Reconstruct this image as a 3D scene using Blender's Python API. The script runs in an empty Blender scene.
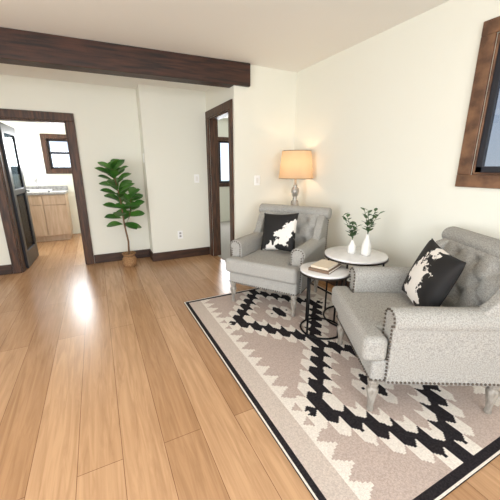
import bpy, bmesh, math, random
from mathutils import Vector, Matrix
random.seed(4)
S=bpy.context.scene
S.view_settings.view_transform='Standard'
def lin(c):
    c=c/255.0
    return c/12.92 if c<=0.04045 else ((c+0.055)/1.055)**2.4
def rgb(r,g,b): return (lin(r),lin(g),lin(b),1)
# ---------------------------------------------------------------- materials
def mat(name,col,rough=.6,metal=0,noise=None,bump=None,spec=None):
    """noise=(scale,col2,stretch) mixes a second colour; bump=(scale,strength)"""
    m=bpy.data.materials.new(name); m.use_nodes=True
    nt=m.node_tree; b=nt.nodes['Principled BSDF']
    b.inputs['Base Color'].default_value=col; b.inputs['Roughness'].default_value=rough
    b.inputs['Metallic'].default_value=metal
    if spec is not None: b.inputs['Specular IOR Level'].default_value=spec
    tc=nt.nodes.new('ShaderNodeTexCoord')
    if noise:
        mp=nt.nodes.new('ShaderNodeMapping'); mp.inputs['Scale'].default_value=noise[2]
        n=nt.nodes.new('ShaderNodeTexNoise'); n.inputs['Scale'].default_value=noise[0]; n.inputs['Detail'].default_value=5
        mx=nt.nodes.new('ShaderNodeMix'); mx.data_type='RGBA'
        r=nt.nodes.new('ShaderNodeMapRange'); r.inputs[1].default_value=.35; r.inputs[2].default_value=.65
        nt.links.new(tc.outputs['Object'],mp.inputs[0]); nt.links.new(mp.outputs[0],n.inputs['Vector'])
        nt.links.new(n.outputs[0],r.inputs[0]); nt.links.new(r.outputs[0],mx.inputs[0])
        mx.inputs[6].default_value=col; mx.inputs[7].default_value=noise[1]
        nt.links.new(mx.outputs[2],b.inputs['Base Color'])
    if bump:
        n2=nt.nodes.new('ShaderNodeTexNoise'); n2.inputs['Scale'].default_value=bump[0]; n2.inputs['Detail'].default_value=3
        bp=nt.nodes.new('ShaderNodeBump'); bp.inputs['Strength'].default_value=bump[1]; bp.inputs['Distance'].default_value=.004
        nt.links.new(tc.outputs['Object'],n2.inputs['Vector']); nt.links.new(n2.outputs[0],bp.inputs['Height'])
        nt.links.new(bp.outputs[0],b.inputs['Normal'])
    return m
M={}
M['wall']=mat('wall_paint',rgb(234,233,221),.75,bump=(120,.08))
M['ceil']=mat('ceiling_paint',rgb(240,238,232),.85,bump=(160,.1))
M['white']=mat('white_plastic',rgb(250,250,248),.35)
M['trim']=mat('stained_wood_trim',rgb(92,60,40),.5,noise=(7,rgb(46,29,21),(7,7,.7)),bump=(40,.3))
M['trimh']=mat('stained_wood_trim_h',rgb(76,49,34),.5,noise=(5,rgb(46,30,22),(.8,.8,6)))
M['beam']=mat('beam_wood',rgb(74,42,29),.5,noise=(5,rgb(28,17,13),(.6,7,8)),bump=(24,.6))
M['trimw']=mat('window_wood_trim',rgb(128,93,66),.5,noise=(6,rgb(84,57,40),(2,2,2)),bump=(40,.3))
M['dark']=mat('dark_frame',rgb(32,34,42),.4)
M['fabric']=mat('grey_linen',rgb(184,181,174),.95,noise=(160,rgb(148,146,141),(1,1,1)),bump=(350,.5),spec=.2)
M['leg']=mat('weathered_leg_wood',rgb(168,162,152),.6,noise=(20,rgb(130,122,112),(3,3,.6)))
M['nail']=mat('nailhead_metal',rgb(100,92,84),.35,.9)
M['black_metal']=mat('black_metal',rgb(28,27,27),.4,.6)
M['marble']=mat('white_marble',rgb(240,238,236),.25,noise=(4,rgb(222,220,218),(1,2,1)))
M['rimm']=mat('table_rim',rgb(60,52,46),.4,.7)
M['ceramic']=mat('vase_ceramic',rgb(238,236,230),.5)
M['leaf']=mat('fig_leaf',rgb(82,134,52),.35,noise=(6,rgb(42,92,32),(1,1,1)))
M['leaf2']=mat('eucalyptus_leaf',rgb(80,108,66),.6,noise=(12,rgb(50,78,44),(1,1,1)))
M['bark']=mat('bark',rgb(120,92,66),.8)
M['burlap']=mat('burlap',rgb(172,132,92),.95,noise=(60,rgb(132,98,64),(1,1,1)),bump=(150,.6))
M['silver']=mat('lamp_base_silver',rgb(150,145,138),.35,.6,noise=(25,rgb(195,190,182),(1,1,1)))
M['cab']=mat('cabinet_oak',rgb(204,178,154),.5,noise=(5,rgb(186,158,132),(6,6,.6)))
M['counter']=mat('counter_stone',rgb(176,174,172),.3,noise=(30,rgb(140,138,138),(1,1,1)))
M['carpet']=mat('carpet_grey',rgb(176,170,162),1,noise=(150,rgb(150,145,138),(1,1,1)),bump=(200,.5))
M['book1']=mat('book_cover_cream',rgb(222,208,186),.6)
M['book2']=mat('book_cover_tan',rgb(120,96,76),.6)
M['paper']=mat('paper',rgb(240,235,225),.8)
M['chrome']=mat('chrome',rgb(200,200,205),.15,1)
M['rb']=mat('rug_black',rgb(34,31,34),1,bump=(250,.6),noise=(120,rgb(50,46,48),(1,1,1)),spec=.1)
M['rw']=mat('rug_cream',rgb(238,230,219),1,bump=(250,.6),noise=(120,rgb(220,211,200),(1,1,1)),spec=.1)
M['rt']=mat('rug_taupe',rgb(200,182,171),1,bump=(250,.6),noise=(120,rgb(178,161,151),(1,1,1)),spec=.1)
M['rg']=mat('rug_greige',rgb(212,198,186),1,bump=(250,.6),noise=(120,rgb(190,176,165),(1,1,1)),spec=.1)
M['grass']=mat('yard_ground',rgb(150,150,120),1,noise=(1,rgb(112,124,84),(1,1,1)))
def floor_mat():
    m=bpy.data.materials.new('oak_planks'); m.use_nodes=True; nt=m.node_tree; N=nt.nodes; L=nt.links
    b=N['Principled BSDF']; b.inputs['Roughness'].default_value=.27
    tc=N.new('ShaderNodeTexCoord'); mp=N.new('ShaderNodeMapping'); mp.inputs['Rotation'].default_value=(0,0,math.pi/2)
    L.new(tc.outputs['Object'],mp.inputs[0])
    br=N.new('ShaderNodeTexBrick'); br.offset=.37; br.inputs['Scale'].default_value=1
    br.inputs['Brick Width'].default_value=2.1; br.inputs['Row Height'].default_value=.19
    br.inputs['Mortar Size'].default_value=.0016; br.inputs['Mortar Smooth'].default_value=.3
    br.inputs['Color1'].default_value=rgb(205,164,124); br.inputs['Color2'].default_value=rgb(180,138,99)
    br.inputs['Mortar'].default_value=rgb(130,92,64)
    L.new(mp.outputs[0],br.inputs['Vector'])
    mp2=N.new('ShaderNodeMapping'); mp2.inputs['Scale'].default_value=(15,1.0,1); L.new(tc.outputs['Object'],mp2.inputs[0])
    n=N.new('ShaderNodeTexNoise'); n.inputs['Scale'].default_value=2.2; n.inputs['Detail'].default_value=10; n.inputs['Distortion'].default_value=1.0; n.inputs['Roughness'].default_value=.6
    L.new(mp2.outputs[0],n.inputs['Vector'])
    cr=N.new('ShaderNodeValToRGB'); cr.color_ramp.elements[0].position=.32; cr.color_ramp.elements[0].color=(.60,.54,.48,1)
    cr.color_ramp.elements[1].position=.64; cr.color_ramp.elements[1].color=(1,1,1,1)
    L.new(n.outputs[0],cr.inputs[0])
    mx=N.new('ShaderNodeMix'); mx.data_type='RGBA'; mx.blend_type='MULTIPLY'; mx.inputs[0].default_value=.65
    L.new(br.outputs['Color'],mx.inputs[6]); L.new(cr.outputs[0],mx.inputs[7]); L.new(mx.outputs[2],b.inputs['Base Color'])
    bp=N.new('ShaderNodeBump'); bp.inputs['Strength'].default_value=.08; bp.inputs['Distance'].default_value=.003
    L.new(n.outputs[0],bp.inputs['Height']); L.new(bp.outputs[0],b.inputs['Normal'])
    return m
M['floor']=floor_mat()
def glass_mat(name,tint,gl=.12):
    m=bpy.data.materials.new(name); m.use_nodes=True; nt=m.node_tree; N=nt.nodes; L=nt.links
    N.remove(N['Principled BSDF']); o=N['Material Output']
    t=N.new('ShaderNodeBsdfTransparent'); t.inputs[0].default_value=tint
    g=N.new('ShaderNodeBsdfGlossy'); g.inputs['Roughness'].default_value=.02
    x=N.new('ShaderNodeMixShader'); x.inputs[0].default_value=gl
    L.new(t.outputs[0],x.inputs[1]); L.new(g.outputs[0],x.inputs[2]); L.new(x.outputs[0],o.inputs[0]); return m
M['glass']=glass_mat('window_glass',(.95,.97,1,1),.06)
M['glassd']=glass_mat('tinted_glass',(.30,.36,.42,1),.10)
M['glassr']=glass_mat('screened_glass',(.55,.58,.61,1),.10)
def shade_mat():
    m=bpy.data.materials.new('lamp_shade_linen'); m.use_nodes=True; nt=m.node_tree; N=nt.nodes; L=nt.links
    N.remove(N['Principled BSDF']); o=N['Material Output']
    t=N.new('ShaderNodeBsdfTranslucent'); t.inputs[0].default_value=rgb(228,206,176)
    d=N.new('ShaderNodeBsdfDiffuse'); d.inputs[0].default_value=rgb(206,180,150)
    x=N.new('ShaderNodeMixShader'); x.inputs[0].default_value=.62
    L.new(t.outputs[0],x.inputs[1]); L.new(d.outputs[0],x.inputs[2]); L.new(x.outputs[0],o.inputs[0]); return m
M['shade']=shade_mat()
def cow_mat(name,ang,off,w,ns,seed):
    m=bpy.data.materials.new(name); m.use_nodes=True; nt=m.node_tree; N=nt.nodes; L=nt.links
    b=N['Principled BSDF']; b.inputs['Roughness'].default_value=.75
    tc=N.new('ShaderNodeTexCoord'); mp=N.new('ShaderNodeMapping'); mp.inputs['Rotation'].default_value=(0,0,ang); mp.inputs['Location'].default_value=(off,0,0)
    L.new(tc.outputs['Object'],mp.inputs[0]); sp=N.new('ShaderNodeSeparateXYZ'); L.new(mp.outputs[0],sp.inputs[0])
    ab=N.new('ShaderNodeMath'); ab.operation='ABSOLUTE'; L.new(sp.outputs[0],ab.inputs[0])
    m2=N.new('ShaderNodeMapping'); m2.inputs['Location'].default_value=(seed,seed*2,0); L.new(tc.outputs['Object'],m2.inputs[0])
    n=N.new('ShaderNodeTexNoise'); n.inputs['Scale'].default_value=9; n.inputs['Detail'].default_value=6; n.inputs['Roughness'].default_value=.6; L.new(m2.outputs[0],n.inputs['Vector'])
    ma=N.new('ShaderNodeMath'); ma.operation='MULTIPLY_ADD'; ma.inputs[1].default_value=ns; ma.inputs[2].default_value=-ns*.5; L.new(n.outputs[0],ma.inputs[0])
    ad=N.new('ShaderNodeMath'); ad.operation='ADD'; L.new(ab.outputs[0],ad.inputs[0]); L.new(ma.outputs[0],ad.inputs[1])
    r=N.new('ShaderNodeMapRange'); r.inputs[1].default_value=w-.004; r.inputs[2].default_value=w+.004; L.new(ad.outputs[0],r.inputs[0])
    mx=N.new('ShaderNodeMix'); mx.data_type='RGBA'; mx.inputs[6].default_value=rgb(236,230,222); mx.inputs[7].default_value=rgb(22,20,20)
    L.new(r.outputs[0],mx.inputs[0]); L.new(mx.outputs[2],b.inputs['Base Color']); return m
M['cow1']=cow_mat('cowhide_a',.12,-.01,.05,.46,1.3)
M['cow2']=cow_mat('cowhide_b',.8,-.09,.05,.3,5.1)
# ---------------------------------------------------------------- helpers
def link(o,parent=None):
    S.collection.objects.link(o)
    if parent: o.parent=parent
    return o
def empty(name,loc=(0,0,0),rz=0):
    e=bpy.data.objects.new(name,None); e.empty_display_size=.1; e.location=loc; e.rotation_euler=(0,0,rz); return link(e)
def from_bm(name,bm,mats,parent=None,loc=(0,0,0),smooth=False,bevel=0,seg=3,rot=None):
    bmesh.ops.recalc_face_normals(bm,faces=bm.faces[:])
    me=bpy.data.meshes.new(name); bm.to_mesh(me); bm.free()
    if not isinstance(mats,(list,tuple)): mats=[mats]
    for q in mats: me.materials.append(q)
    if smooth or bevel:
        for p in me.polygons: p.use_smooth=True
    o=bpy.data.objects.new(name,me); o.location=loc
    if rot: o.rotation_euler=rot
    link(o,parent)
    if bevel:
        bv=o.modifiers.new('bevel','BEVEL'); bv.width=bevel; bv.segments=seg; bv.limit_method='ANGLE'; bv.angle_limit=math.radians(35); bv.harden_normals=False
        w=o.modifiers.new('wn','WEIGHTED_NORMAL'); w.keep_sharp=True
    return o
def add_box(bm,lo,hi,mi=0):
    vs=[bm.verts.new((x,y,z)) for x in (lo[0],hi[0]) for y in (lo[1],hi[1]) for z in (lo[2],hi[2])]
    for f in ((0,1,3,2),(4,6,7,5),(0,4,5,1),(2,3,7,6),(0,2,6,4),(1,5,7,3)):
        fc=bm.faces.new([vs[i] for i in f]); fc.material_index=mi
def boxes(name,lst,mats,parent=None,bevel=0):
    """each list item (lo,hi[,mi]); origin at centre of the whole"""
    lo=[min(b[0][i] for b in lst) for i in range(3)]; hi=[max(b[1][i] for b in lst) for i in range(3)]
    c=[(lo[i]+hi[i])/2 for i in range(3)]
    if parent is not None: c=[0,0,0]
    bm=bmesh.new()
    for b in lst:
        add_box(bm,[b[0][i]-c[i] for i in range(3)],[b[1][i]-c[i] for i in range(3)],b[2] if len(b)>2 else 0)
    return from_bm(name,bm,mats,parent,c,bevel=bevel,seg=2)
def lathe(name,prof,m,parent=None,loc=(0,0,0),n=28,smooth=True):
    bm=bmesh.new(); rings=[]
    for r,z in prof:
        rings.append([bm.verts.new((max(r,1e-4)*math.cos(2*math.pi*i/n),max(r,1e-4)*math.sin(2*math.pi*i/n),z)) for i in range(n)])
    for a,b in zip(rings,rings[1:]):
        for i in range(n): bm.faces.new((a[i],a[(i+1)%n],b[(i+1)%n],b[i]))
    bm.faces.new(rings[0][::-1]); bm.faces.new(rings[-1])
    return from_bm(name,bm,m,parent,loc,smooth)
def add_tube(bm,pts,r,n=8,closed=False,taper=None):
    pts=[Vector(p) for p in pts]; rings=[]; k=len(pts)
    for i,p in enumerate(pts):
        if closed: t=(pts[(i+1)%k]-pts[i-1]).normalized()
        else: t=(pts[min(i+1,k-1)]-pts[max(i-1,0)]).normalized()
        up=Vector((0,0,1)) if abs(t.z)<.9 else Vector((1,0,0))
        a=t.cross(up).normalized(); b=t.cross(a)
        rr=r if taper is None else r*(1+(taper-1)*i/(k-1))
        rings.append([bm.verts.new(p+a*rr*math.cos(2*math.pi*j/n)+b*rr*math.sin(2*math.pi*j/n)) for j in range(n)])
    for i in range(k if closed else k-1):
        A=rings[i];B=rings[(i+1)%k]
        for j in range(n): bm.faces.new((A[j],A[(j+1)%n],B[(j+1)%n],B[j]))
    if not closed: bm.faces.new(rings[0][::-1]); bm.faces.new(rings[-1])
def prism(name,outline,axis,a,b,m,parent=None,bevel=.01,seg=3):
    """outline 2D; axis 'x': (y,z); 'y': (x,z); 'z': (x,y)"""
    bm=bmesh.new()
    def P(p,t):
        return (t,p[0],p[1]) if axis=='x' else ((p[0],t,p[1]) if axis=='y' else (p[0],p[1],t))
    A=[bm.verts.new(P(p,a)) for p in outline]; B=[bm.verts.new(P(p,b)) for p in outline]
    bm.faces.new(A); bm.faces.new(B[::-1]); n=len(outline)
    for i in range(n): bm.faces.new((A[i],B[i],B[(i+1)%n],A[(i+1)%n]))
    return from_bm(name,bm,m,parent,bevel=bevel,seg=seg)
# ---------------------------------------------------------------- layout constants
H=2.44; H2=2.34; XR=2.34; YB=3.40; XD=1.50; YK=4.38; XK=.62; YF=4.66; XL=-2.8; YN=-2.0
D1=(-1.00,-.25,1.885)   # kitchen doorway x0,x1,top
D2=(3.53,4.26,1.98)     # side doorway y0,y1,top
# floor
boxes('floor',[((XL-.1,YN-.1,-.1),(XR+.1,YF,0)),((XL-.1,YF,-.1),(XD+.06,7.25,0))],M['floor'])
boxes('floor_carpet',[((XD+.06,YF,-.1),(5,7.25,0)),((XR+.1,YB+.06,-.1),(5,YF,0)),((XD+.06,YB+.12,0),(XR+.1,YF,.006))],M['carpet'])
boxes('ceiling',[((XL-.1,YN-.1,H),(XR+.1,YB+.12,H+.1)),((XL-.1,YB+.12,H2),(XD+.12,7.25,H+.1)),((XD+.12,YB+.12,H),(5,7.25,H+.1))],M['ceil'])
# right wall with window opening
WY0,WY1,WZ0,WZ1=.30,1.235,1.275,2.13
boxes('wall_right',[((XR,YN,0),(XR+.12,WY0,H)),((XR,WY1,0),(XR+.12,YB+.12,H)),((XR,WY0,0),(XR+.12,WY1,WZ0)),((XR,WY0,WZ1),(XR+.12,WY1,H))],M['wall'])
boxes('wall_back',[((XD,YB,0),(XR+.12,YB+.12,H))],M['wall'])
# side-door wall (faces -X)
boxes('wall_hall',[((XD,YB+.12,0),(XD+.12,D2[0],H)),((XD,D2[1],0),(XD+.12,7.2,H)),((XD,D2[0],D2[2]),(XD+.12,D2[1],H))],M['wall'])
boxes('wall_closet',[((XK,YK,0),(XD,YK+.1,H2)),((XK,YK+.1,0),(XK+.1,YF,H2))],M['wall'])
boxes('wall_far',[((XL,YF,0),(D1[0],YF+.12,H2)),((D1[1],YF,0),(XD,YF+.12,H2)),((D1[0],YF,D1[2]),(D1[1],YF+.12,H2))],M['wall'])
# unseen left and front walls; their wide openings are added for light
boxes('wall_left',[((XL-.12,YN,0),(XL,-.9,H)),((XL-.12,2.0,0),(XL,7.2,H)),((XL-.12,-.9,2.1),(XL,2.0,H))],M['wall'])
boxes('wall_front',[((XL,YN-.12,0),(-1.8,YN,H)),((1.4,YN-.12,0),(XR+.12,YN,H)),((-1.8,YN-.12,0),(1.4,YN,.6)),((-1.8,YN-.12,2.15),(1.4,YN,H))],M['wall'])
# kitchen shell
KY=7.1
KW=(-.76,-.06,1.29,1.86)
boxes('wall_kitchen',[((XL,KY,0),(KW[0],KY+.12,H2)),((KW[1],KY,0),(XD,KY+.12,H2)),((KW[0],KY,0),(KW[1],KY+.12,KW[2])),((KW[0],KY,KW[3]),(KW[1],KY+.12,H2))],M['wall'])
KLX=-1.60; 
boxes('wall_kitchen_left',[((KLX-.1,YF+.12,0),(KLX,6.1,H2)),((KLX-.1,6.8,0),(KLX,KY,H2)),((KLX-.1,6.1,0),(KLX,6.8,KW[2])),((KLX-.1,6.1,KW[3]),(KLX,6.8,H2))],M['wall'])
boxes('wall_kitchen_right',[((.6,YF+.12,0),(.7,KY,H2))],M['wall'])
RW=(2.25,3.25,.95,1.95)
boxes('wall_bedroom',[((XD+.12,KY,0),(RW[0],KY+.12,H)),((RW[1],KY,0),(5,KY+.12,H)),((RW[0],KY,0),(RW[1],KY+.12,RW[2])),((RW[0],KY,RW[3]),(RW[1],KY+.12,H))],M['wall'])
boxes('wall_bedroom_side',[((4.9,YB,0),(5.02,KY,H)),((XR+.12,YB,0),(4.9,YB+.12,H))],M['wall'])
# beam
bx=boxes('ceiling_beam',[((-2.2,-.085,-.115),(2.2,.085,.115))],M['beam'],bevel=.006)
ba=math.radians(-3.2); bx.location=(1.69-2.2*math.cos(ba),YB+.035-2.2*math.sin(ba),H-.117); bx.rotation_euler=(0,0,ba)
# baseboards
bb=.125
boxes('baseboard_far',[((XL,YF-.016,0),(D1[0]-.1,YF,bb)),((D1[1]+.1,YF-.016,0),(XK,YF,bb)),],M['trimh'],bevel=.003)
boxes('baseboard_closet',[((XK-.016,YK-.016,0),(XD-.02,YK,bb)),((XK-.016,YK,0),(XK,YF-.016,bb))],M['trimh'],bevel=.003)
boxes('baseboard_back',[((XD,YB-.016,0),(XR,YB,bb))],M['trimh'],bevel=.003)
boxes('baseboard_right',[((XR-.016,YN,0),(XR,YB-.016,bb))],M['trimh'],bevel=.003)
boxes('baseboard_left',[((XL,YN,0),(XL+.016,-.98,bb)),((XL,2.08,0),(XL+.016,YF,bb))],M['trimh'],bevel=.003)
# door trims
tw=.095
boxes('trim_1',[((D1[0]-tw,YF-.022,0),(D1[0],YF,D1[2])),((D1[1],YF-.022,0),(D1[1]+tw,YF,D1[2])),((D1[0]-tw,YF-.022,D1[2]),(D1[1]+tw,YF,D1[2]+tw)),
 ((D1[0],YF,0),(D1[0]+.02,YF+.12,D1[2])),((D1[1]-.02,YF,0),(D1[1],YF+.12,D1[2])),((D1[0],YF,D1[2]-.02),(D1[1],YF+.12,D1[2]))],M['trim'],bevel=.004)
boxes('trim_2',[((XD-.022,D2[0]-tw,0),(XD,D2[0],D2[2])),((XD-.022,D2[1],0),(XD,D2[1]+tw,D2[2])),((XD-.022,D2[0]-tw,D2[2]),(XD,D2[1]+tw,D2[2]+tw)),
 ((XD,D2[0],0),(XD+.12,D2[0]+.02,D2[2])),((XD,D2[1]-.02,0),(XD+.12,D2[1],D2[2])),((XD,D2[0],D2[2]-.02),(XD+.12,D2[1],D2[2]))],M['trim'],bevel=.004)
# door 1 : dark glazed leaf opened into the kitchen
d=empty('door_1',(D1[0]+.03,YF+.13,0),math.radians(88))
W=.68; T=.04; HH=D1[2]-.03
boxes('leaf_frame',[((0,-T/2,.01),(.1,T/2,HH)),((W-.1,-T/2,.01),(W,T/2,HH)),((.1,-T/2,.01),(W-.1,T/2,.22)),((.1,-T/2,HH-.11),(W-.1,T/2,HH)),((.1,-T/2,.98),(W-.1,T/2,1.05))],M['dark'],d,bevel=.004)
boxes('leaf_glass',[((.1,-.006,.22),(W-.1,.006,.98)),((.1,-.006,1.05),(W-.1,.006,HH-.11))],M['glassd'],d)
bm=bmesh.new(); add_tube(bm,[(W-.05,-T/2,1.0),(W-.05,-T/2-.05,1.0),(W-.16,-T/2-.05,1.0)],.009); from_bm('handle',bm,M['black_metal'],d,smooth=True)
# windows
def window(name,plane,fixed,a0,a1,z0,z1,side,trimm,fr=.05,mull=None,glass='glass',tw=.095,frame='dark',depth=.12,fp=(.35,.75)):
    """plane 'x' (wall const X) or 'y'; side=+1 if wall thickness extends to + ; trim on the other side"""
    e=empty(name)
    def B(p0,p1,a,b,za,zb,mi=0):
        lo,hi=min(p0,p1),max(p0,p1)
        return ((lo,a,za),(hi,b,zb),mi) if plane=='x' else ((a,lo,za),(b,hi,zb),mi)
    f=fixed; o=-side*.022
    boxes('casing',[B(f,f+o,a0-tw,a0,z0,z1),B(f,f+o,a1,a1+tw,z0,z1),B(f,f+o,a0-tw,a1+tw,z1,z1+tw),B(f,f+o,a0-tw,a1+tw,z0-tw,z0),
      B(f,f+side*depth*.6,a0,a0+.015,z0,z1),B(f,f+side*depth*.6,a1-.015,a1,z0,z1),B(f,f+side*depth*.6,a0,a1,z0,z0+.015),B(f,f+side*depth*.6,a0,a1,z1-.015,z1)],trimm,e,bevel=.004)
    p0=f+side*depth*fp[0]; p1=f+side*depth*fp[1]
    L=[B(p0,p1,a0+.015,a0+.015+fr,z0+.015,z1-.015),B(p0,p1,a1-.015-fr,a1-.015,z0+.015,z1-.015),B(p0,p1,a0+.015,a1-.015,z0+.015,z0+.015+fr),B(p0,p1,a0+.015,a1-.015,z1-.015-fr,z1-.015)]
    for mm in (mull or []):
        if mm[0]=='v': L.append(B(p0,p1,mm[1]-.025,mm[1]+.025,z0+.015,z1-.015))
        else: L.append(B(p0,p1,a0+.015,a1-.015,mm[1]-.02,mm[1]+.02))
    boxes('sash',L,M[frame],e,bevel=.003)
    pm=(p0+p1)/2
    boxes('pane',[B(pm-.003,pm+.003,a0+.02,a1-.02,z0+.02,z1-.02)],M[glass],e)
    return e
window('window_1','x',XR,WY0,WY1,WZ0,WZ1,1,M['trimw'],fr=.04,mull=[('v',.78)],glass='glassr',tw=.085,fp=(.06,.30))
window('window_2','y',KY,KW[0],KW[1],KW[2],KW[3],1,M['trim'],fr=.03,mull=[('h',1.6)],tw=.08)
window('window_3','x',KLX,6.1,6.8,KW[2],KW[3],-1,M['trim'],fr=.03,tw=.08,depth=.1)
window('window_4','y',KY,RW[0],RW[1],RW[2],RW[3],1,M['trim'],fr=.03,mull=[('v',2.75)],tw=.08)
window('window_5','x',XL,-.9,2.0,.02,2.1,-1,M['trim'],fr=.06,mull=[('v',.55)])  # unseen glazed opening, added to bring in light from the left
window('window_6','y',YN,-1.8,1.4,.6,2.15,-1,M['trim'],fr=.05,mull=[('v',-.2)])  # unseen window behind the camera, added for its light
# switch plates and outlet
def plate(name,c,n,kind):
    e=empty(name,c,{'-y':0,'-x':-math.pi/2}[n])
    boxes('plate',[((-.038,-.007,-.06),(.038,0,.06))],M['white'],e,bevel=.003)
    if kind=='s': boxes('rocker',[((-.016,-.011,-.032),(.016,-.007,.032))],M['ceramic'],e,bevel=.002)
    else: boxes('sockets',[((-.015,-.010,.008),(.015,-.007,.036)),((-.015,-.010,-.036),(.015,-.007,-.008))],M['counter'],e,bevel=.002)
plate('light_switch',(1.32,YK,1.17),'-y','s'); plate('light_switch',(1.80,YB,1.17),'-y','s'); plate('wall_outlet',(1.03,YK,.36),'-y','o')
plate('thermostat',(XK,YK+.10,1.45),'-x','s')
# kitchen cabinet
e=empty('kitchen_cabinet')
x0,x1,y0,y1=KLX+.001,-.54,6.47,KY-.001
boxes('carcass',[((x0,y0+.02,.10),(x1,y1,.86)),((x0,y0+.08,0),(x1-.02,y1,.10))],M['cab'],e,bevel=.003)
fr=[]
w=(x1-x0)/3
for i in range(3):
    a=x0+i*w+.006; b_=a+w-.012
    fr+= [((a,y0,.68),(b_,y0+.019,.845)),((a,y0,.12),(b_,y0+.019,.67))]
boxes('door_fronts',fr,M['cab'],e,bevel=.003)
boxes('countertop',[((x0,y0-.02,.86),(x1+.02,y1,.90)),((x0,y1-.02,.90),(x1+.02,y1,.98))],M['counter'],e,bevel=.003)
zc=.90
boxes('sink_rim',[((-1.25,y0+.08,zc),(-1.22,y0+.48,zc+.03)),((-.80,y0+.08,zc),(-.77,y0+.48,zc+.03)),((-1.25,y0+.08,zc),(-.77,y0+.11,zc+.03)),((-1.25,y0+.45,zc),(-.77,y0+.48,zc+.03)),((-1.22,y0+.11,zc),(-.8,y0+.45,zc+.005))],M['white'],e,bevel=.003)
bm=bmesh.new(); pts=[(-1.0,y0+.52,zc),(-1.0,y0+.52,1.1)]+[(-1.0,y0+.44+.08*math.cos(t),1.1+.08*math.sin(t)) for t in [math.pi*k/8 for k in range(1,9)]]+[(-1.0,y0+.36,1.05)]
add_tube(bm,pts,.011); from_bm('faucet',bm,M['chrome'],e,smooth=True)
# ---------------------------------------------------------------- rug
def tri(x): # triangle wave 0..1 period 1
    x=x-math.floor(x); return 2*abs(x-.5)
def build_rug():
    X0,X1,Y0,Y1=.65,2.15,.47,2.79; c=.01
    nx=int(round((X1-X0)/c)); ny=int(round((Y1-Y0)/c)); cx=(X0+X1)/2; cy=(Y0+Y1)/2; hw=(X1-X0)/2; hl=(Y1-Y0)/2
    bm=bmesh.new(); z=.011
    V=[[bm.verts.new((-hw+i*c,-hl+j*c,z)) for j in range(ny+1)] for i in range(nx+1)]
    P=1.10; q=.08
    for i in range(nx):
        for j in range(ny):
            x=-hw+(i+.5)*c; y=-hl+(j+.5)*c; ax=abs(x)
            edge=min(hw-ax,hl-abs(y))
            if edge<.011: k=1
            elif edge<.045: k=0
            else:
                ex=hw-ax-.045
                t1=tri(y/.11)*.09
                if ex<.12: k=3
                elif ex<.13+t1: k=1
                else:
                    yl=abs(((y/P)-math.floor(y/P)-.5)*P)
                    xq=math.floor(ax/q+.5)*q
                    tip=1-tri(ax/q)
                    d=xq/.48+(yl+.045*tip)/.56
                    if d>1.24: k=2
                    elif d>1.08: k=1
                    elif d>.82: k=0
                    elif d>.68: k=1
                    elif d>.34: k=2
                    elif d>.20: k=1
                    else: k=0
            f=bm.faces.new((V[i][j],V[i+1][j],V[i+1][j+1],V[i][j+1])); f.material_index=k
    # side skirt
    o=[(-hw,-hl),(hw,-hl),(hw,hl),(-hw,hl)]
    for a in range(4):
        p,q2=o[a],o[(a+1)%4]
        vs=[bm.verts.new((p[0],p[1],0.001)),bm.verts.new((q2[0],q2[1],0.001)),bm.verts.new((q2[0],q2[1],z)),bm.verts.new((p[0],p[1],z))]
        bm.faces.new(vs)
    from_bm('area_rug',bm,[M['rb'],M['rw'],M['rt'],M['rg']],loc=(cx,cy,0))
build_rug()
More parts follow.
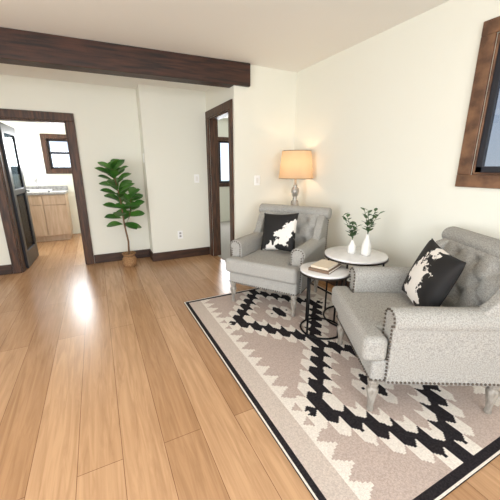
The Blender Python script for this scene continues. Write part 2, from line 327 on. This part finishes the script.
# ---------------------------------------------------------------- armchair
def armchair(loc,rz):
    e=empty('armchair',loc,rz); e.scale=(1.03,1.03,1.02); F=M['fabric']
    boxes('seat_rail',[((-.345,-.345,.20),(.345,.34,.335))],F,e,bevel=.02)
    o=[(-.36,-.40),(.36,-.40),(.36,-.275),(.243,-.275),(.243,.22),(-.243,.22),(-.243,-.275),(-.36,-.275)]
    prism('seat_cushion',o,'z',.325,.465,F,e,bevel=.035,seg=5)
    for s in (-1,1):
        arc=[(.315+.068*math.cos(a),.555+.062*math.sin(a)) for a in [math.pi*(-.22+1.17*k/12) for k in range(13)]]
        out=[(.36,.20)]+arc+[(.25,.20)]
        out=[(s*p[0],p[1]) for p in out]
        prism('arm',out,'y',-.27,.36,F,e,bevel=.012)
        w=[(.06,.57),(.14,.60),(.20,.66),(.245,.74),(.285,.80),(.36,.83),(.46,.83),(.40,.20),(.20,.20)]
        prism('wing',[(p[0],p[1]) for p in w],'x',s*.285,s*.362,F,e,bevel=.02,seg=4)
    # tufted back
    bm=bmesh.new(); nu,nw=46,34; Fr=[];Bk=[]
    btn=[(x,z) for z,xs in ((.56,(-.17,0,.17)),(.66,(-.085,.085,-.25,.25)),(.76,(-.17,0,.17))) for x in xs]
    def front(u,w):
        x=u*.315; z=.42+w*.45
        y=.235+.115*w-.035*math.sin(min(1,w*1.1)*math.pi)**.5 if w<1 else .235+.115
        for bx,bz in btn:
            dd=((x-bx)**2+(z-bz)**2)
            y+=.030*math.exp(-dd/.0010)
        a=(x/.085+ (z-.56)/.10)/2; b=(x/.085-(z-.56)/.10)/2
        if .50<z<.82:
            fa=abs(a-round(a)); fb=abs(b-round(b))
            y+=.009*math.exp(-(fa/.07)**2)+.009*math.exp(-(fb/.07)**2)
        return (x,y,z)
    for i in range(nu+1):
        u=-1+2*i/nu; Fr.append([]);Bk.append([])
        for j in range(nw+1):
            w=j/nw; p=front(u,w); Fr[-1].append(bm.verts.new(p)); Bk[-1].append(bm.verts.new((u*.345,.35+.10*w,.22+w*.64)))
    for i in range(nu):
        for j in range(nw):
            bm.faces.new((Fr[i][j],Fr[i+1][j],Fr[i+1][j+1],Fr[i][j+1])); bm.faces.new((Bk[i][j],Bk[i][j+1],Bk[i+1][j+1],Bk[i+1][j]))
        bm.faces.new((Fr[i][0],Bk[i][0],Bk[i+1][0],Fr[i+1][0])); bm.faces.new((Fr[i][nw],Fr[i+1][nw],Bk[i+1][nw],Bk[i][nw]))
    for j in range(nw):
        bm.faces.new((Fr[0][j],Fr[0][j+1],Bk[0][j+1],Bk[0][j])); bm.faces.new((Fr[nu][j],Bk[nu][j],Bk[nu][j+1],Fr[nu][j+1]))
    from_bm('back_rest',bm,F,e,smooth=True)
    # rolled top
    rp=[(.40+.068*math.cos(2*math.pi*k/20),.838+.058*math.sin(2*math.pi*k/20)) for k in range(20)]
    prism('top_roll',rp,'x',-.392,.392,F,e,bevel=.014)
    # buttons
    bm=bmesh.new()
    for bx,bz in btn:
        w=(bz-.42)/.45; y=front(bx/.315,w)[1]
        bmesh.ops.create_icosphere(bm,subdivisions=2,radius=.011,matrix=Matrix.Translation((bx,y-.002,bz))@Matrix.Diagonal((1,.6,1,1)))
    from_bm('buttons',bm,F,e,smooth=True)
    # nailheads
    pts=[]
    def line(a,b,sp=.021):
        a=Vector(a);b=Vector(b);n=max(1,int((b-a).length/sp))
        for k in range(n+1): pts.append(a+(b-a)*k/n)
    z=.218
    line((-.345,-.347,z),(.345,-.347,z)); 
    for s in (-1,1):
        line((s*.347,-.34,z),(s*.347,-.275,z)); line((s*.362,-.26,z),(s*.362,.35,z)); 
        for zx in (.262,.350): line((s*zx,-.272,.235),(s*zx,-.272,.53))
        for k in range(9):
            a=math.pi*(-.1+1.1*k/8); pts.append(Vector((s*(.315+.054*math.cos(a)),-.272,.555+.048*math.sin(a))))
        line((s*.364,.395,.25),(s*.364,.445,.80))
    bm=bmesh.new()
    for p in pts: bmesh.ops.create_icosphere(bm,subdivisions=1,radius=.0075,matrix=Matrix.Translation(p))
    from_bm('nailheads',bm,M['nail'],e,smooth=True)
    prof=[(.012,0),(.017,.004),(.018,.02),(.014,.03),(.017,.06),(.024,.10),(.030,.13),(.031,.145),(.022,.155),(.018,.162),(.026,.168),(.028,.175),(.022,.182),(.03,.188),(.03,.205)]
    for sx in (-1,1):
        lathe('leg_front',prof,M['leg'],e,(sx*.315,-.315,0),20)
        lathe('leg_back',prof,M['leg'],e,(sx*.315,.31,0),20)
    return e
armchair((1.66,1.07,.011),math.radians(-118.4))
armchair((1.56,2.50,.011),math.radians(-56.5))
# ---------------------------------------------------------------- pillows
def pillow(name,m,size,th):
    bm=bmesh.new(); n=28; s=size/2
    def pt(i,j,sg):
        u=-1+2*i/n; v=-1+2*j/n
        t=max(0,(1-u*u)*(1-v*v))**.42*th/2
        x=s*u*(1-.09*(1-v*v)*1.0*abs(u)**2); y=s*v*(1-.09*(1-u*u)*abs(v)**2)
        return (x,y,sg*t)
    T=[[bm.verts.new(pt(i,j,1)) for j in range(n+1)] for i in range(n+1)]
    Bm=[[T[i][j] if i in(0,n) or j in(0,n) else bm.verts.new(pt(i,j,-1)) for j in range(n+1)] for i in range(n+1)]
    for i in range(n):
        for j in range(n):
            bm.faces.new((T[i][j],T[i+1][j],T[i+1][j+1],T[i][j+1]))
            try: bm.faces.new((Bm[i][j],Bm[i][j+1],Bm[i+1][j+1],Bm[i+1][j]))
            except ValueError: pass
    return from_bm(name,bm,m,smooth=True)
def place_pillow(o,chair_loc,chair_rz,local,lean,roll,yaw=0):
    R=Matrix.Rotation(chair_rz,4,'Z')
    base=Matrix.Translation(chair_loc)@R@Matrix.Translation(local)@Matrix.Rotation(yaw,4,'Z')@Matrix.Rotation(math.radians(90-lean),4,'X')@Matrix.Rotation(roll,4,'Z')
    o.matrix_world=base
p=pillow('cowhide_pillow',M['cow1'],.40,.14)
place_pillow(p,(1.66,1.07,0),math.radians(-118.4),(.0,.075,.68),18,math.radians(-6),math.radians(-3))
p=pillow('cowhide_pillow',M['cow2'],.40,.14)
place_pillow(p,(1.56,2.50,0),math.radians(-56.5),(-.02,.08,.685),18,math.radians(5),math.radians(-5))
# ---------------------------------------------------------------- tables
def side_table(name,loc,r,h,n=3,rot=0):
    e=empty(name,loc,rot)
    lathe('top',[(r-.012,h-.022),(r-.004,h-.018),(r-.004,h-.002),(r-.008,h)],M['marble'],e,n=56)
    lathe('rim',[(r-.02,h-.030),(r+.001,h-.030),(r+.001,h-.016),(r-.02,h-.016)],M['rimm'],e,n=56,smooth=False)
    bm=bmesh.new(); rr=r-.03
    add_tube(bm,[(rr*math.cos(2*math.pi*k/40),rr*math.sin(2*math.pi*k/40),.008) for k in range(40)],.008,closed=True)
    for k in range(n):
        a=2*math.pi*k/n
        add_tube(bm,[(rr*math.cos(a),rr*math.sin(a),.008),(rr*math.cos(a),rr*math.sin(a),h-.028)],.008)
    from_bm('frame',bm,M['black_metal'],e,smooth=True)
    return e
side_table('nesting_side_table',(1.91,1.80,.011),.26,.605,4,math.radians(30))
side_table('nesting_side_table',(1.55,1.76,.011),.20,.535,4,math.radians(10))
# books
e=empty('book_stack',(1.55,1.76,.5475),math.radians(25))
boxes('book_1',[((-.12,-.085,0),(.12,.085,.004),0),((-.12,-.085,.018),(.12,.085,.022),0),((-.12,-.085,.004),(-.116,.085,.018),0),((-.116,-.081,.004),(.116,.081,.018),1)],[M['book2'],M['paper']],e)
boxes('book_2',[((-.10,-.07,.0225),(.10,.075,.026),0),((-.10,-.07,.036),(.10,.075,.040),0),((-.10,-.07,.026),(-.096,.075,.036),0),((-.096,-.066,.026),(.096,.071,.036),1)],[M['book1'],M['paper']],e)
# ---------------------------------------------------------------- leaves
def add_leaf(bm,base,dirv,nrm,L,W,curl=.15,shape='fig'):
    d=dirv.normalized(); side=d.cross(nrm).normalized(); n=side.cross(d).normalized()
    rows=7; prev=None
    for i in range(rows+1):
        t=i/rows
        if shape=='fig': w=W*(math.sin(math.pi*min(1,t**1.15))**.7)*(0.62+.45*t)
        else: w=W*math.sin(math.pi*t)**.8
        if i in(0,rows): w=.0015
        c=base+d*L*t - n*curl*L*t*t
        row=[bm.verts.new(c-side*w/2+n*w*.12),bm.verts.new(c-side*w/4+n*w*.04),bm.verts.new(c),bm.verts.new(c+side*w/4+n*w*.04),bm.verts.new(c+side*w/2+n*w*.12)]
        if prev:
            for a in range(4): bm.faces.new((prev[a],prev[a+1],row[a+1],row[a]))
        prev=row
# fiddle leaf fig
e=empty('potted_fiddle_leaf_fig',(.29,4.33,0))
lathe('burlap_pot',[(.07,0),(.088,.01),(.096,.05),(.092,.10),(.075,.135),(.068,.15),(.085,.17),(.092,.185),(.08,.185),(.06,.15),(.02,.14)],M['burlap'],e,n=28)
bm=bmesh.new(); add_tube(bm,[(.066*1.06*math.cos(2*math.pi*k/24),.066*1.06*math.sin(2*math.pi*k/24),.148) for k in range(24)],.006,closed=True); from_bm('twine',bm,M['bark'],e,smooth=True)
bm=bmesh.new()
stem=[Vector((0,0,.13)),Vector((.01,.0,.35)),Vector((-.015,0,.56)),Vector((-.03,0,.88)),Vector((-.06,0,1.13)),Vector((-.09,.0,1.31))]
add_tube(bm,stem,.013,taper=.5)
add_tube(bm,[Vector((-.015,0,.54)),Vector((.06,-.02,.70)),Vector((.10,-.03,.93))],.008,taper=.6)
from_bm('trunk',bm,M['bark'],e,smooth=True)
def along(pts,t):
    t=t*(len(pts)-1); i=min(int(t),len(pts)-2); return pts[i].lerp(pts[i+1],t-i)
bm=bmesh.new()
for k in range(38):
    t=k/37; p=along(stem[2:],t); a=k*2.4+.3
    el=.1+.75*t+random.uniform(-.25,.25)
    L=random.uniform(.21,.28)*(1-.2*t)
    dv=Vector((math.cos(a)*math.cos(el),math.sin(a)*math.cos(el)*.7,math.sin(el)))
    up=Vector((-math.cos(a)*.3,-math.sin(a)*.3-.5,.9))
    add_leaf(bm,p+dv*.02,dv,up,L,L*.66,.2)
for k in range(12):
    p=Vector((.06,-.02,.70)).lerp(Vector((.10,-.03,.96)),k/11); a=k*2.4
    dv=Vector((math.cos(a)*.8,math.sin(a)*.6,.2+.4*k/11))
    add_leaf(bm,p,dv,Vector((0,-.6,.8)),.20,.13,.2)
from_bm('leaves',bm,M['leaf'],e,smooth=True)
# vases with sprigs
def vase(loc,h,r,seed,lean):
    random.seed(seed)
    e=empty('vase_with_greenery',loc)
    lathe('vase',[(r*.7,0),(r*.95,h*.04),(r,h*.2),(r*.95,h*.5),(r*.6,h*.72),(r*.38,h*.84),(r*.36,h*.95),(r*.45,h),(r*.36,h),(r*.30,h*.9)],M['ceramic'],e,n=28)
    bl=bmesh.new(); bs=bmesh.new()
    for k in range(4):
        a=k*math.pi/2+seed; L=random.uniform(.12,.2)
        tip=Vector((math.cos(a)*.06+lean[0],math.sin(a)*.06+lean[1],h+L))
        b0=Vector((0,0,h*.5)); mid=Vector((tip.x*.35,tip.y*.35,h+L*.5)); pts=[b0,Vector((0,0,h)),mid,tip]
        add_tube(bs,pts,.0022,n=5)
        for q in range(9):
            t=.42+.58*q/8; p=along(pts,t); aa=q*2.3+k
            dv=Vector((math.cos(aa),math.sin(aa),.6)); add_leaf(bl,p,dv,Vector((0,0,1)),.055,.03,.1,'e')
    from_bm('stems',bs,M['leaf2'],e,smooth=True); from_bm('foliage',bl,M['leaf2'],e,smooth=True)
vase((1.88,1.82,.6165),.12,.034,2,(-.03,.02))
vase((1.94,1.72,.6165),.18,.038,5,(.02,.0))
# ---------------------------------------------------------------- lamp
e=empty('floor_lamp',(2.20,3.12,0))
e.location.x=2.19
lathe('turned_base',[(.13,0),(.135,.01),(.13,.03),(.09,.05),(.04,.07),(.03,.10),(.045,.14),(.045,.20),(.025,.24),(.02,.30),(.03,.34),(.02,.38),(.018,.60),(.03,.63),(.03,.66),(.018,.70),(.022,.80),(.04,.84),(.05,.88),(.045,.93),(.02,.955),(.03,.965),(.02,.975),(.035,1.0),(.048,1.04),(.043,1.08),(.02,1.11),(.026,1.12),(.012,1.13),(.012,1.25)],M['silver'],e,n=28)
SR=.140
bm=bmesh.new(); n=48; rings=[]
e.location.x=2.13; e.location.y=3.04
for r,z in ((.200,1.20),(.168,1.51)):
    rings.append([bm.verts.new((r*math.cos(2*math.pi*i/n),r*math.sin(2*math.pi*i/n),z)) for i in range(n)])
A,B=rings
for i in range(n): bm.faces.new((A[i],A[(i+1)%n],B[(i+1)%n],B[i]))
from_bm('shade',bm,M['shade'],e,smooth=True)
bm=bmesh.new()
for r,z in ((.200,1.20),(.168,1.51)): add_tube(bm,[(r*math.cos(2*math.pi*k/40),r*math.sin(2*math.pi*k/40),z) for k in range(40)],.003,n=6,closed=True)
for k in range(3): a=2*math.pi*k/3; add_tube(bm,[(0,0,1.25),(.168*math.cos(a),.168*math.sin(a),1.505)],.002,n=5)
from_bm('shade_wire',bm,M['nail'],e,smooth=True)
def light(name,kind,loc,power,color=(1,1,1),size=None,rot=None,parent=None,rad=.04):
    l=bpy.data.lights.new(name,kind); l.energy=power; l.color=color
    if kind=='AREA': l.shape='RECTANGLE'; l.size,l.size_y=size
    if kind=='POINT': l.shadow_soft_size=rad
    o=bpy.data.objects.new(name,l); o.location=loc
    if rot: o.rotation_euler=rot
    return link(o,parent)
light('lamp_bulb','POINT',(0,0,1.36),2.8,(1,.68,.42),parent=e,rad=.035)
# area lamps inside the windows stand in for daylight; left and front are added
DC=(.95,.98,1)
light('daylight_fill_left','AREA',(XL+.05,.55,1.1),108,DC,(2.7,1.9),(0,-math.pi/2,0))
light('daylight_fill_front','AREA',(-.2,YN+.05,1.4),104,DC,(3.0,1.4),(math.pi/2,0,0))
light('daylight_kitchen','AREA',((KW[0]+KW[1])/2,KY-.05,1.6),34,DC,(.6,.5),(-math.pi/2,0,0))
light('daylight_kitchen_side','AREA',(KLX+.05,6.4,1.6),20,DC,(.5,.6),(0,-math.pi/2,0))
light('daylight_bedroom','AREA',(2.75,KY-.05,1.5),45,DC,(.9,.9),(-math.pi/2,0,0))
# outside
boxes('yard_ground',[((-30,-30,-.5),(30,40,-.4))],M['grass'])
w=bpy.data.worlds.new('sky'); S.world=w; w.use_nodes=True; nt=w.node_tree
bg=nt.nodes['Background']; bg.inputs['Strength'].default_value=1.7
tc=nt.nodes.new('ShaderNodeTexCoord'); sx=nt.nodes.new('ShaderNodeSeparateXYZ'); cr=nt.nodes.new('ShaderNodeValToRGB')
cr.color_ramp.elements[0].position=0; cr.color_ramp.elements[0].color=(.85,.92,1,1); cr.color_ramp.elements[1].position=.6; cr.color_ramp.elements[1].color=(.35,.55,.95,1)
nt.links.new(tc.outputs['Generated'],sx.inputs[0]); nt.links.new(sx.outputs[2],cr.inputs[0]); nt.links.new(cr.outputs[0],bg.inputs[0])
# camera
c=bpy.data.cameras.new('camera'); c.lens=21.6; c.sensor_width=36; c.clip_start=.02
co=bpy.data.objects.new('camera',c); co.location=(0,0,1.32); co.rotation_euler=(math.radians(74.7),0,math.radians(-26.6)); link(co); S.camera=co
